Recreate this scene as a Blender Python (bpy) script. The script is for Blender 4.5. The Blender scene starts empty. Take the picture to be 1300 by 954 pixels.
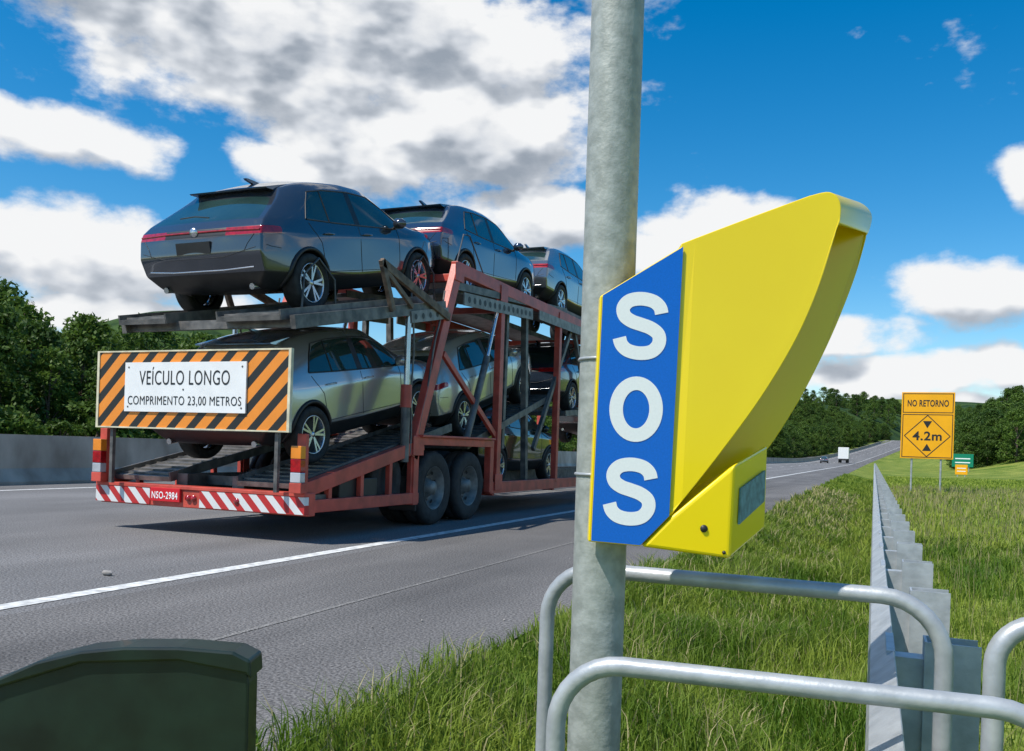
import bpy, math, random
import numpy as np
from mathutils import Vector, Matrix
from mathutils.bvhtree import BVHTree
random.seed(7); np.random.seed(7)
sc=bpy.context.scene
AL=math.radians(22.69); CA=math.cos(AL); SA=math.sin(AL)
sc.view_settings.view_transform='Standard'; sc.view_settings.look='None'; sc.view_settings.exposure=0

# ------------------------------------------------------------ helpers
def link(o): sc.collection.objects.link(o); return o
def empty(name,loc=(0,0,0),rotz=0):
    e=bpy.data.objects.new(name,None); e.location=loc; e.rotation_euler=(0,0,rotz); e.empty_display_size=.2; return link(e)
def newmat(name):
    m=bpy.data.materials.new(name); m.use_nodes=True; nt=m.node_tree
    return m,nt,nt.nodes['Principled BSDF']
def mat(name,col,rough=.5,metal=0,coat=0,var=0,scale=8,bump=0,bscale=60,col2=None,stretch=None,spec=.5):
    m,nt,b=newmat(name); N=nt.nodes; L=nt.links
    b.inputs['Base Color'].default_value=(*col,1); b.inputs['Roughness'].default_value=rough
    b.inputs['Metallic'].default_value=metal; b.inputs['Coat Weight'].default_value=coat
    b.inputs['Coat Roughness'].default_value=.03; b.inputs['Specular IOR Level'].default_value=spec
    tc=N.new('ShaderNodeTexCoord'); src=tc.outputs['Object']
    if stretch:
        mp=N.new('ShaderNodeMapping'); mp.inputs['Scale'].default_value=stretch; L.new(src,mp.inputs[0]); src=mp.outputs[0]
    if var or col2:
        n=N.new('ShaderNodeTexNoise'); n.inputs['Scale'].default_value=scale; n.inputs['Detail'].default_value=6; L.new(src,n.inputs[0])
        r=N.new('ShaderNodeValToRGB'); r.color_ramp.elements[0].position=.35; r.color_ramp.elements[1].position=.65
        c1=col; c2=col2 if col2 else tuple(min(1,c*(1+var)) for c in col)
        if not col2: c1=tuple(c*(1-var) for c in col)
        r.color_ramp.elements[0].color=(*c1,1); r.color_ramp.elements[1].color=(*c2,1)
        L.new(n.outputs[0],r.inputs[0]); L.new(r.outputs[0],b.inputs['Base Color'])
    if bump:
        n=N.new('ShaderNodeTexNoise'); n.inputs['Scale'].default_value=bscale; n.inputs['Detail'].default_value=5; L.new(src,n.inputs[0])
        bp=N.new('ShaderNodeBump'); bp.inputs['Strength'].default_value=bump; bp.inputs['Distance'].default_value=.02
        L.new(n.outputs[0],bp.inputs['Height']); L.new(bp.outputs[0],b.inputs['Normal'])
    return m
def stripes(name,c1,c2,k,axes=(1,0,1),frac=.5,rough=.4):
    m,nt,b=newmat(name); N=nt.nodes; L=nt.links
    tc=N.new('ShaderNodeTexCoord'); d=N.new('ShaderNodeVectorMath'); d.operation='DOT_PRODUCT'
    d.inputs[1].default_value=tuple(a*k for a in axes); L.new(tc.outputs['Object'],d.inputs[0])
    f=N.new('ShaderNodeMath'); f.operation='FRACT'; L.new(d.outputs['Value'],f.inputs[0])
    g=N.new('ShaderNodeMath'); g.operation='GREATER_THAN'; g.inputs[1].default_value=frac; L.new(f.outputs[0],g.inputs[0])
    n=N.new('ShaderNodeTexNoise'); n.inputs['Scale'].default_value=6; n.inputs['Detail'].default_value=8; L.new(tc.outputs['Object'],n.inputs[0])
    mx=N.new('ShaderNodeMix'); mx.data_type='RGBA'; mx.inputs[6].default_value=(*c1,1); mx.inputs[7].default_value=(*c2,1); L.new(g.outputs[0],mx.inputs[0])
    m2=N.new('ShaderNodeMix'); m2.data_type='RGBA'; m2.blend_type='MULTIPLY'; m2.inputs[0].default_value=.25
    L.new(mx.outputs[2],m2.inputs[6]); L.new(n.outputs[0],m2.inputs[7])
    L.new(m2.outputs[2],b.inputs['Base Color']); b.inputs['Roughness'].default_value=rough
    return m

class MB:
    def __init__(s): s.v=[]; s.f=[]; s.m=[]; s.sm=[]
    def add(s,vs,fs,mi=0,smooth=False):
        o=len(s.v); s.v+= [tuple(v) for v in vs]
        for f in fs: s.f.append(tuple(i+o for i in f)); s.m.append(mi); s.sm.append(smooth)
    def box(s,a,b,mi=0):
        x0,y0,z0=[min(a[i],b[i]) for i in range(3)]; x1,y1,z1=[max(a[i],b[i]) for i in range(3)]
        s.add([(x0,y0,z0),(x1,y0,z0),(x1,y1,z0),(x0,y1,z0),(x0,y0,z1),(x1,y0,z1),(x1,y1,z1),(x0,y1,z1)],
              [(0,3,2,1),(4,5,6,7),(0,1,5,4),(1,2,6,5),(2,3,7,6),(3,0,4,7)],mi)
    def beam(s,p,q,w,h,mi=0,up=(0,0,1)):
        p=Vector(p);q=Vector(q);d=(q-p).normalized(); up=Vector(up)
        if abs(d.dot(up))>.98: up=Vector((0,1,0))
        sd=d.cross(up).normalized(); u=sd.cross(d)
        vs=[]
        for c in (p,q):
            for a,b in((-1,-1),(1,-1),(1,1),(-1,1)): vs.append(c+sd*a*w/2+u*b*h/2)
        s.add(vs,[(0,1,2,3),(7,6,5,4),(0,4,5,1),(1,5,6,2),(2,6,7,3),(3,7,4,0)],mi)
    def tube(s,path,r,n=12,mi=0,cap=True):
        P=[Vector(p) for p in path]; rs=r if isinstance(r,(list,tuple)) else [r]*len(P)
        vs=[];prev=None
        for i,p in enumerate(P):
            d=(P[min(i+1,len(P)-1)]-P[max(i-1,0)]).normalized()
            if prev is None:
                a=Vector((0,0,1)) if abs(d.z)<.9 else Vector((1,0,0)); x=d.cross(a).normalized()
            else: x=(prev-d*prev.dot(d)).normalized()
            prev=x; y=d.cross(x)
            for k in range(n):
                t=2*math.pi*k/n; vs.append(p+(x*math.cos(t)+y*math.sin(t))*rs[i])
        fs=[]
        for i in range(len(P)-1):
            for k in range(n):
                k2=(k+1)%n; fs.append((i*n+k,i*n+k2,(i+1)*n+k2,(i+1)*n+k))
        s.add(vs,fs,mi,True)
        if cap:
            s.add(vs[:n],[tuple(range(n))[::-1]],mi); s.add(vs[-n:],[tuple(range(n))],mi)
    def lathe(s,prof,c,axis='x',n=36,mi=0,sgn=1):
        c=Vector(c); vs=[]
        for r,a in prof:
            for k in range(n):
                t=2*math.pi*k/n
                if axis=='x': vs.append(c+Vector((a*sgn,r*math.cos(t),r*math.sin(t))))
                else: vs.append(c+Vector((r*math.cos(t),a*sgn,r*math.sin(t))))
        fs=[]
        for i in range(len(prof)-1):
            for k in range(n):
                k2=(k+1)%n; fs.append((i*n+k,i*n+k2,(i+1)*n+k2,(i+1)*n+k))
        s.add(vs,fs,mi,True)
    def prism(s,poly,a,b,mi=0,plane='xz'):
        n=len(poly)
        if plane=='xz': v1=[(x,a,z) for x,z in poly]; v2=[(x,b,z) for x,z in poly]
        else: v1=[(a,x,z) for x,z in poly]; v2=[(b,x,z) for x,z in poly]
        fs=[tuple(range(n)),tuple(range(2*n-1,n-1,-1))]+[(i,i+n,(i+1)%n+n,(i+1)%n) for i in range(n)]
        s.add(v1+v2,fs,mi)
    def mesh(s,name,mats):
        me=bpy.data.meshes.new(name); me.from_pydata(s.v,[],s.f); 
        for m in mats: me.materials.append(m)
        me.polygons.foreach_set('material_index',s.m); me.polygons.foreach_set('use_smooth',s.sm)
        me.update(); return me
    def obj(s,name,mats,parent=None,bevel=0,fix=True):
        me=s.mesh(name,mats)
        if fix:
            import bmesh
            bm=bmesh.new(); bm.from_mesh(me); bmesh.ops.recalc_face_normals(bm,faces=bm.faces); bm.to_mesh(me); bm.free()
        o=link(bpy.data.objects.new(name,me)); o.parent=parent
        if bevel:
            b=o.modifiers.new('b','BEVEL'); b.width=bevel; b.segments=2; b.limit_method='ANGLE'; b.angle_limit=.7
        return o
def meshobj(name,v,f,mats,parent=None,smooth=True):
    me=bpy.data.meshes.new(name); me.from_pydata(v,[],f)
    for m in mats: me.materials.append(m)
    if smooth: me.polygons.foreach_set('use_smooth',[True]*len(me.polygons))
    me.update(); o=link(bpy.data.objects.new(name,me)); o.parent=parent; return o
def text(body,w,h,c,m,parent,rotz=0,bold=0,name='lettering'):
    cu=bpy.data.curves.new(name,'FONT'); cu.body=body; cu.offset=bold; cu.extrude=0; cu.resolution_u=6; cu.space_character=1.08
    o=link(bpy.data.objects.new(name,cu)); dg=bpy.context.evaluated_depsgraph_get()
    me=bpy.data.meshes.new_from_object(o.evaluated_get(dg)); bpy.data.objects.remove(o)
    co=np.array([v.co[:] for v in me.vertices]); mn=co.min(0); mx=co.max(0)
    co=(co-(mn+mx)/2)/np.maximum(mx-mn,1e-6); co[:,0]*=w; co[:,1]*=h; co[:,2]=0
    me.vertices.foreach_set('co',co.ravel()); me.materials.clear(); me.materials.append(m); me.update()
    for p in me.polygons: p.use_smooth=False
    t=link(bpy.data.objects.new(name,me)); t.location=c; t.rotation_euler=(math.pi/2,0,rotz); t.parent=parent; return t
def sst(x): 
    x=np.clip(x,0,1); return x*x*(3-2*x)
def catmull(P,n=6):
    out=[];P=[np.array(p,float) for p in P]
    for i in range(len(P)-1):
        p0=P[max(i-1,0)];p1=P[i];p2=P[i+1];p3=P[min(i+2,len(P)-1)]
        for k in range(n):
            t=k/n; out.append(.5*((2*p1)+(-p0+p2)*t+(2*p0-5*p1+4*p2-p3)*t*t+(-p0+3*p1-3*p2+p3)*t**3))
    out.append(P[-1]); return [tuple(o) for o in out]

# ------------------------------------------------------------ materials
galv=mat('galvanised_steel',(.36,.38,.39),.42,.3,col2=(.50,.52,.53),scale=14,bump=.08,bscale=40)
galvpole=mat('galvanised_pole',(.28,.30,.27),.5,.15,col2=(.40,.42,.385),scale=34,bump=.1,bscale=90)
red=mat('red_oxide_paint',(.52,.075,.05),.42,0,var=.22,scale=5,bump=.08,bscale=30)
dsteel=mat('dark_steel',(.075,.075,.074),.5,.3,col2=(.20,.185,.17),scale=7,bump=.15,bscale=30)
rusty=mat('rusty_steel',(.10,.07,.05),.65,.2,col2=(.24,.17,.12),scale=9,bump=.15)
blackp=mat('black_plastic',(.018,.018,.019),.45,var=.2)
tyrem=mat('tyre_rubber',(.022,.022,.022),.75,var=.4,scale=12,bump=.2,bscale=50)
glassm=mat('tinted_glass',(.02,.045,.042),.03,0,coat=.6,var=.3,scale=2)
lampm=mat('red_lamp',(.36,.006,.01),.12,0,coat=1,var=.3,scale=20)
chrome=mat('alloy_metal',(.6,.6,.62),.25,.9,var=.05)
wlamp=mat('clear_lamp',(.7,.72,.75),.1,.4,coat=1,var=.1)
white=mat('white_paint',(.82,.82,.80),.45,var=.04,scale=5)
whitem=mat('marking_paint',(.45,.45,.43),.7,col2=(.82,.82,.79),scale=14,bump=.1)
yellow=mat('yellow_fibreglass',(1.0,.72,.0),.28,0,coat=.3,var=.03,scale=3,bump=.02,bscale=4)
blue=mat('blue_reflective',(.0,.14,.62),.35,0,var=.06,scale=300)
letterw=mat('white_reflective',(.93,.93,.92),.4,var=.02,scale=200)
blacktx=mat('black_lettering',(.02,.02,.02),.5,var=.1)
amber=mat('amber_sign',(.93,.42,.0),.45,var=.04,scale=2)
greenp=mat('green_plastic',(.006,.016,.010),.45,0,coat=.1,var=.5,scale=9)
concrete=mat('barrier_concrete',(.27,.24,.19),.85,col2=(.50,.46,.38),scale=1.6,bump=.2,bscale=30,stretch=(1,.9,.5))
bark=mat('bark',(.09,.06,.04),.9,col2=(.16,.12,.09),scale=10,bump=.3)

def asphalt(name,c1,c2):
    m,nt,b=newmat(name); N=nt.nodes; L=nt.links
    tc=N.new('ShaderNodeTexCoord')
    def noise(sc_,st,det=6):
        mp=N.new('ShaderNodeMapping'); mp.inputs['Scale'].default_value=st; L.new(tc.outputs['Object'],mp.inputs[0])
        n=N.new('ShaderNodeTexNoise'); n.inputs['Scale'].default_value=sc_; n.inputs['Detail'].default_value=det; L.new(mp.outputs[0],n.inputs[0]); return n.outputs[0]
    big=noise(1.2,(1,.05,1)); fine=noise(70,(1,1,1),3); med=noise(.7,(1,.6,1),9)
    r=N.new('ShaderNodeValToRGB'); r.color_ramp.elements[0].position=.38; r.color_ramp.elements[1].position=.62
    r.color_ramp.elements[0].color=(*c1,1); r.color_ramp.elements[1].color=(*c2,1)
    a=N.new('ShaderNodeMath'); a.operation='MULTIPLY_ADD'; a.inputs[1].default_value=.5; L.new(big,a.inputs[0])
    a2=N.new('ShaderNodeMath'); a2.operation='MULTIPLY'; a2.inputs[1].default_value=.5; L.new(med,a2.inputs[0]); L.new(a2.outputs[0],a.inputs[2])
    L.new(a.outputs[0],r.inputs[0])
    fr=N.new('ShaderNodeMapRange'); fr.inputs[1].default_value=.35; fr.inputs[2].default_value=.65; fr.inputs[3].default_value=.4; fr.inputs[4].default_value=1.6; L.new(fine,fr.inputs[0])
    mx=N.new('ShaderNodeVectorMath'); mx.operation='SCALE'; L.new(r.outputs[0],mx.inputs[0]); L.new(fr.outputs[0],mx.inputs['Scale'])
    L.new(mx.outputs[0],b.inputs['Base Color']); b.inputs['Roughness'].default_value=.85
    v=N.new('ShaderNodeTexVoronoi'); v.inputs['Scale'].default_value=90; L.new(tc.outputs['Object'],v.inputs[0])
    bp=N.new('ShaderNodeBump'); bp.inputs['Strength'].default_value=.5; bp.inputs['Distance'].default_value=.006; L.new(v.outputs['Distance'],bp.inputs['Height']); L.new(bp.outputs[0],b.inputs['Normal'])
    return m
aspL=asphalt('lane_asphalt',(.12,.117,.115),(.19,.185,.182))
aspS=asphalt('shoulder_asphalt',(.085,.081,.078),(.16,.152,.145))
dustm=asphalt('dusty_seam',(.13,.125,.12),(.22,.21,.195))

def leafmat(name,c1,c2,sc_=1.2,trans=.35):
    m,nt,b=newmat(name); N=nt.nodes; L=nt.links
    tc=N.new('ShaderNodeTexCoord'); n=N.new('ShaderNodeTexNoise'); n.inputs['Scale'].default_value=sc_; n.inputs['Detail'].default_value=4
    oi=N.new('ShaderNodeObjectInfo'); L.new(tc.outputs['Object'],n.inputs[0])
    a=N.new('ShaderNodeMath'); a.operation='MULTIPLY_ADD'; a.inputs[1].default_value=.3; L.new(oi.outputs['Random'],a.inputs[0]); L.new(n.outputs[0],a.inputs[2])
    r=N.new('ShaderNodeValToRGB'); r.color_ramp.elements[0].position=.4; r.color_ramp.elements[1].position=.85
    r.color_ramp.elements[0].color=(*c1,1); r.color_ramp.elements[1].color=(*c2,1); L.new(a.outputs[0],r.inputs[0])
    L.new(r.outputs[0],b.inputs['Base Color']); b.inputs['Roughness'].default_value=.55; b.inputs['Specular IOR Level'].default_value=.25
    t=N.new('ShaderNodeBsdfTranslucent'); L.new(r.outputs[0],t.inputs[0])
    ms=N.new('ShaderNodeMixShader'); ms.inputs[0].default_value=trans
    L.new(b.outputs[0],ms.inputs[1]); L.new(t.outputs[0],ms.inputs[2]); L.new(ms.outputs[0],N['Material Output'].inputs[0])
    return m
leaf=leafmat('leaves',(.030,.070,.012),(.12,.20,.03),.9)
grassm=leafmat('grass_blades',(.09,.18,.014),(.38,.45,.07),1.3,.4)
strawm=leafmat('dry_stems',(.28,.26,.11),(.50,.44,.22),3,.3)

def groundmat():
    m,nt,b=newmat('grass_ground'); N=nt.nodes; L=nt.links
    tc=N.new('ShaderNodeTexCoord'); at=N.new('ShaderNodeAttribute'); at.attribute_name='forest'
    def noise(s,d=6):
        n=N.new('ShaderNodeTexNoise'); n.inputs['Scale'].default_value=s; n.inputs['Detail'].default_value=d; L.new(tc.outputs['Object'],n.inputs[0]); return n.outputs[0]
    def ramp(f,c1,c2,p1=.35,p2=.65):
        r=N.new('ShaderNodeValToRGB'); r.color_ramp.elements[0].position=p1; r.color_ramp.elements[1].position=p2
        r.color_ramp.elements[0].color=(*c1,1); r.color_ramp.elements[1].color=(*c2,1); L.new(f,r.inputs[0]); return r.outputs[0]
    g=ramp(noise(.35,12),(.085,.16,.022),(.28,.31,.07)); fo=ramp(noise(.06,15),(.018,.042,.014),(.05,.09,.025),.4,.6)
    fine=ramp(noise(9,8),(.55,.55,.55),(1.25,1.25,1.2))
    mm=N.new('ShaderNodeMix'); mm.data_type='RGBA'; mm.blend_type='MULTIPLY'; mm.inputs[0].default_value=1; L.new(g,mm.inputs[6]); L.new(fine,mm.inputs[7])
    mx=N.new('ShaderNodeMix'); mx.data_type='RGBA'; L.new(at.outputs['Fac'],mx.inputs[0]); L.new(mm.outputs[2],mx.inputs[6]); L.new(fo,mx.inputs[7])
    L.new(mx.outputs[2],b.inputs['Base Color']); b.inputs['Roughness'].default_value=.95; b.inputs['Specular IOR Level'].default_value=.1
    bp=N.new('ShaderNodeBump'); bp.inputs['Strength'].default_value=.8; bp.inputs['Distance'].default_value=.25; L.new(noise(2.5,10),bp.inputs['Height']); L.new(bp.outputs[0],b.inputs['Normal'])
    return m

# ------------------------------------------------------------ terrain
def off(t): return np.where(t>180,.00033*(np.maximum(t,180)-180)**2,0)
def zo(t): 
    d=np.clip(t-180,0,260); return .00016*d*d
def H(s,t):
    s=np.asarray(s,float); t=np.asarray(t,float); q=s-off(t)
    h=np.zeros(np.broadcast(s,t).shape)+zo(t)
    v=np.interp(q,[-60,-31,-28,-16,-1.8,-1.72,-.3,3,30],[.3,-.1,-.03,-.03,-.03,-.01,-.30,-.27,.1])
    h=h+v
    h=h+15*sst((q-5)/34)*sst((t-70)/120)
    h=h+24*sst((-24-q)/60)*sst((t-230)/160)
    r=np.hypot(s,t)
    lf=1-.85*sst((-s-.35*t+20)/250)
    h=h+sst((r-600)/700)*(36+16*np.sin(s*.006+1)*np.cos(t*.004)+8*np.sin(s*.017+t*.011))*sst((np.abs(q)-25)/80)*lf
    h=h+66*np.exp(-(((s+515)/120)**2+((t-543)/120)**2))
    h=h+sst((-q-60)/100)*1.0
    return h
ss=np.unique(np.concatenate([np.linspace(-2500,-700,18),np.linspace(-680,-200,32),np.linspace(-200,-32,34),np.array([-31,-28,-16,-8,-3,-1.8,-1.72,-1.5,-1.2,-.9,-.6,-.3,0,.5,1,2,3]),np.linspace(4,60,30),np.linspace(64,200,20),np.linspace(220,2500,30)]))
ts=np.unique(np.concatenate([np.linspace(-300,0,10),np.linspace(0,60,60),np.linspace(62,500,110),np.linspace(505,800,25),np.linspace(830,2800,36)]))
S,T=np.meshgrid(ss,ts)
w=np.clip(1-(np.abs(S)-60)/400,0,1); S2=S+off(np.minimum(T,560))*w; Z=H(S2,T)
nv=list(zip(S2.ravel(),T.ravel(),Z.ravel())); nx=len(ss)
fs=[(j*nx+i,j*nx+i+1,(j+1)*nx+i+1,(j+1)*nx+i) for j in range(len(ts)-1) for i in range(nx-1)]
g=meshobj('ground',nv,fs,[groundmat()])
at=g.data.attributes.new('forest','FLOAT','POINT')
q=S2-off(np.minimum(T,560)); fo=np.maximum(sst((-30-q)/10),sst((np.hypot(S2,T)-260)/200)*sst((np.abs(q-4)-14)/20)*np.where((q>20)&(T<520),.45,1))
at.data.foreach_set('value',fo.ravel().astype(np.float32))

tr=np.unique(np.concatenate([np.linspace(-60,60,25),np.linspace(60,520,120)]))
def strip(name,a,b,z,m,trr=tr,parent=None):
    v=[];f=[]
    for i,t in enumerate(trr):
        o=float(off(t)); zz=float(zo(t))+z; v+=[(a+o,t,zz),(b+o,t,zz)]
        if i: f.append((2*i-2,2*i-1,2*i+1,2*i))
    return meshobj(name,v,f,[m],parent)
road=empty('road')
strip('traffic_lanes',-15.0,-4.35,0,aspL,parent=road)
strip('shoulder',-4.35,-1.72,0,aspS,parent=road)
strip('far_carriageway',-27,-15.6,0,aspL,parent=road)
strip('edge_line',-4.63,-4.49,.004,whitem,parent=road)
strip('left_edge_line',-13.75,-13.6,.004,whitem,parent=road)
strip('dust_seam',-3.02,-2.985,.003,dustm,np.linspace(-10,30,20),road)
for k in range(-3,30):
    t0=11.6+k*12
    if t0>5 or t0<-4: strip('lane_dash',-9.2,-9.07,.004,whitem,np.linspace(t0,t0+4,3),road)
mb=MB()
for i in range(14):
    x=random.uniform(-2.6,-1.8); y=random.uniform(3,12); r=random.uniform(.004,.009)
    mb.lathe([(0,-r),(r,-r*.4),(r*.8,r*.5),(0,r)],(x,y,r*.6+.004),n=6)
mb.lathe([(0,-.05),(.018,-.03),(.02,.03),(0,.05)],(-5.02,4.6,.02),n=7)
mb.obj('gravel',[mat('stone',(.3,.28,.26),.9,var=.3)])

prof=[(-.30,0),(.30,0),(.30,.08),(.14,.33),(.09,.98),(-.09,.98),(-.14,.33),(-.30,.08)]
v=[];f=[];tb=np.concatenate([np.arange(-40,60,6.0),np.arange(60,420,8.0)])
for i,t in enumerate(tb):
    for a,z in prof: v.append((-15.3+a+float(off(t)),t,z+float(zo(t))-.02))
    if i:
        for k in range(8): f.append(((i-1)*8+k,(i-1)*8+(k+1)%8,i*8+(k+1)%8,i*8+k))
f.append(tuple(range(8))); meshobj('concrete_barrier',v,f,[concrete],smooth=False)

# ------------------------------------------------------------ guardrail
gr=empty('guardrail',(0,0,0))
wp=[(.055,.50),(.045,.492),(-.0,.455),(-.005,.435),(.03,.37),(.035,.345),(.03,.32),(-.005,.255),(-.0,.235),(.045,.198),(.055,.19)]
v=[];f=[];n=len(wp);tg=np.concatenate([np.arange(1.45,40,1.0),np.arange(40,178,4.0)])
for i,t in enumerate(tg):
    for a,z in wp: v.append((a+.01,t,z))
    if i:
        for k in range(n-1): f.append(((i-1)*n+k,(i-1)*n+k+1,i*n+k+1,i*n+k))
o=meshobj('w_beam',v,f,[galv],gr,smooth=False); so=o.modifiers.new('s','SOLIDIFY'); so.thickness=.004
mb=MB()
for k,t in enumerate(np.arange(2.62,178,1.0)):
    t=float(t)
    mb.box((.068,t-.035,.22),(.14,t+.035,.47))
    mb.box((.14,t-.05,-.5),(.147,t+.05,.52)); mb.box((.147,t-.05,-.5),(.275,t-.043,.52)); mb.box((.147,t+.043,-.5),(.275,t+.05,.52))
    mb.box((.045,t-.13,.475),(.066,t+.13,.503))
    mb.lathe([(0,-.012),(.016,-.012),(.016,0)],(.04,t,.345),n=8)
mb.obj('posts',[galv],gr)

# ------------------------------------------------------------ call box site
def L2W(X,Y): return (X*CA-Y*SA, X*SA+Y*CA)
PX,PY=.2,1.9
wx,wy=L2W(PX,PY)
cb=empty('emergency_call_box',(wx,wy,0),AL)
def loc(p): return (p[0]-PX,p[1]-PY,p[2])
mb=MB(); 
mb.tube([loc((PX,PY,z)) for z in np.linspace(-.35,6,14)],.0575,40)
mb.box((-.16,-.16,-.31),(.16,.16,-.27))
mb.obj('pole',[galvpole],cb)
Hh=(.3319,.8717)
near_top=[(.3412,1.434),(.48,1.492),(.6000,1.5405)]; far_top=[(.36,1.45),(.54,1.54),(.72,1.605)]
near_lip=[(.6000,1.5405),(.640,1.5495),(.6600,1.530),(.6604,1.4886)]; far_lip=[(.72,1.605),(.795,1.612),(.832,1.585),(.826,1.54)]
near_fr=[(.6604,1.4886),(.6268,1.3648),(.5815,1.2486),(.512,1.1234),(.426,.9977),Hh]
far_fr=[(.826,1.54),(.795,1.42),(.737,1.265),(.66,1.107),(.57,.98),(.40,.86)]
NT=catmull(near_top,4);FT=catmull(far_top,4);NL=catmull(near_lip,5);FL=catmull(far_lip,5);NF=catmull(near_fr,6);FF=catmull(far_fr,6)
NN=NT+NL[1:]+NF[1:]; FFf=FT+FL[1:]+FF[1:]; nN=len(NN); nl=len(NT)+len(NL)-1
YN,YF=1.80,2.06
v=[loc((x,YN,z)) for x,z in NN]+[loc((x,YF,z)) for x,z in FFf]
f=[tuple(range(nN)),tuple(range(2*nN-1,nN-1,-1))]
for i in range(nl-1): f.append((i,i+nN,i+1+nN,i+1))
f.append((nN-1,2*nN-1,nN,0))
o=meshobj('hood_shell',v,f,[yellow],cb,smooth=False)
so=o.modifiers.new('s','SOLIDIFY'); so.thickness=.012; so.offset=0; so.use_even_offset=False
bv=o.modifiers.new('b','BEVEL'); bv.width=.006; bv.segments=3; bv.limit_method='ANGLE'; bv.angle_limit=.6
for p in o.data.polygons: p.use_smooth = len(p.vertices)==4
v=[loc(p) for p in [(.335,1.792,.8717),(.2734,1.792,.8059),(.4576,1.792,.7858),(.4623,1.792,.985),(.34,2.0,.87),(.29,2.0,.81),(.59,2.0,.835),(.59,2.0,1.03)]]
o=meshobj('lower_housing',v,[(0,1,2,3),(7,6,5,4),(1,5,6,2),(2,6,7,3),(3,7,4,0),(0,4,5,1)],[yellow],cb,smooth=False)
bv=o.modifiers.new('b','BEVEL'); bv.width=.008; bv.segments=3
mb=MB()
def onface(a,b):
    p0=np.array([.4576,1.792,.7858]);p1=np.array([.59,2.0,.835]);p2=np.array([.59,2.0,1.03]);p3=np.array([.4623,1.792,.985])
    n=np.array([.845,-.53,0]); p=(1-a)*(1-b)*p0+a*(1-b)*p1+a*b*p2+(1-a)*b*p3
    return p,n
q4=[onface(.15,.32),onface(.88,.36),onface(.88,.72),onface(.15,.70)]
mb.add([loc(p+n*.001) for p,n in q4]+[loc(p+n*.005) for p,n in q4],[(0,3,2,1),(4,5,6,7),(0,1,5,4),(1,2,6,5),(2,3,7,6),(3,0,4,7)])
mb.obj('instruction_label',[mat('label',(.12,.25,.3),.5,var=.3,scale=60)],cb)
mb=MB(); mb.lathe([(0,-.004),(.006,-.003),(.008,0)],loc((.402,1.791,.848)),axis='y',n=12); mb.lathe([(0,-.004),(.003,-.003),(.004,0)],loc((.445,1.791,.80)),axis='y',n=12); mb.obj('screws',[blacktx],cb)
A=(.1728,1.3235);I=(.2734,.8059);J=(.1651,.8121)
mb=MB(); mb.prism([A,(.345,1.436),(.337,.8717),I,J],1.803,1.833)
mb.v=[loc(p) for p in mb.v]; mb.obj('side_panel',[yellow],cb,bevel=.003)
mb=MB(); mb.prism([(.1775,1.3235),(.3400,1.4290),(.3290,.872),(.2715,.8095),(.1700,.8155)],1.7905,1.7935)
mb.v=[loc(p) for p in mb.v]; mb.obj('blue_panel',[blue],cb)
Sc=[(.90,.70),(.86,.80),(.73,.885),(.5,.92),(.27,.885),(.15,.775),(.18,.65),(.32,.57),(.5,.525),(.70,.47),(.85,.375),(.86,.235),(.73,.115),(.5,.08),(.27,.115),(.14,.20),(.09,.31)]
def ribbon(P,w,h,sw,closed=False):
    P=[np.array(((x-.5)*w,(z-.5)*h)) for x,z in P]; n=len(P); v=[];f=[]
    for i in range(n):
        a=P[(i-1)%n] if closed else P[max(i-1,0)]; b=P[(i+1)%n] if closed else P[min(i+1,n-1)]
        d=(b-a)/np.linalg.norm(b-a); nn=np.array([-d[1],d[0]]); v+=[tuple(P[i]+nn*sw/2),tuple(P[i]-nn*sw/2)]
    m=n if closed else n-1
    for i in range(m): j=(i+1)%n; f.append((2*i,2*i+1,2*j+1,2*j))
    return v,f
for ch,c,wd in (('S',(.2575,1.2623),.106),('O',(.2535,1.0902),.110),('S',(.2475,.9197),.104)):
    if ch=='S': vv,ff=ribbon(catmull(Sc,5),wd,.134,.028)
    else: vv,ff=ribbon([(.5+.375*math.cos(a),.5+.40*math.sin(a)) for a in np.linspace(0,2*math.pi,48)[:-1]],wd,.134,.028,True)
    meshobj('letter_'+ch,[loc((c[0]+x,1.7897,c[1]+z)) for x,z in vv],ff,[letterw],cb,smooth=False)
mb=MB()
for z in (.95,1.2): mb.tube([loc((PX+.0585*math.cos(a),PY+.0585*math.sin(a),z)) for a in np.linspace(0,2*math.pi,24)],.004,6)
mb.box(loc((.19,1.845,.93)),loc((.35,1.835,.97))); mb.box(loc((.19,1.845,1.18)),loc((.35,1.835,1.22)))
mb.obj('mounting_bracket',[galv],cb)

def loop(name,p,q,z,rc,r=.019,zb=-.35):
    p=Vector((*L2W(*p),0));q=Vector((*L2W(*q),0)); d=(q-p).normalized()
    path=[p+Vector((0,0,zb)),p+Vector((0,0,z-rc))]
    for a in np.linspace(0,math.pi/2,9)[1:]: path.append(p+d*rc*(1-math.cos(a))+Vector((0,0,z-rc+rc*math.sin(a))))
    for a in np.linspace(0,math.pi/2,9): path.append(q-d*rc*(1-math.sin(a))+Vector((0,0,z-rc+rc*math.cos(a))))
    path.append(q+Vector((0,0,zb)))
    mb=MB(); c=path[0].copy(); mb.tube([x-c for x in path],r,20)
    o=mb.obj(name,[galv]); o.location=c; return o
loop('tubular_guard',(.105,2.24),(.955,1.885),.70,.13)
loop('tubular_guard',(.105,1.72),(.96,1.44),.585,.13)
loop('tubular_guard',(.915,1.62),(1.75,1.45),.705,.08)

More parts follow.
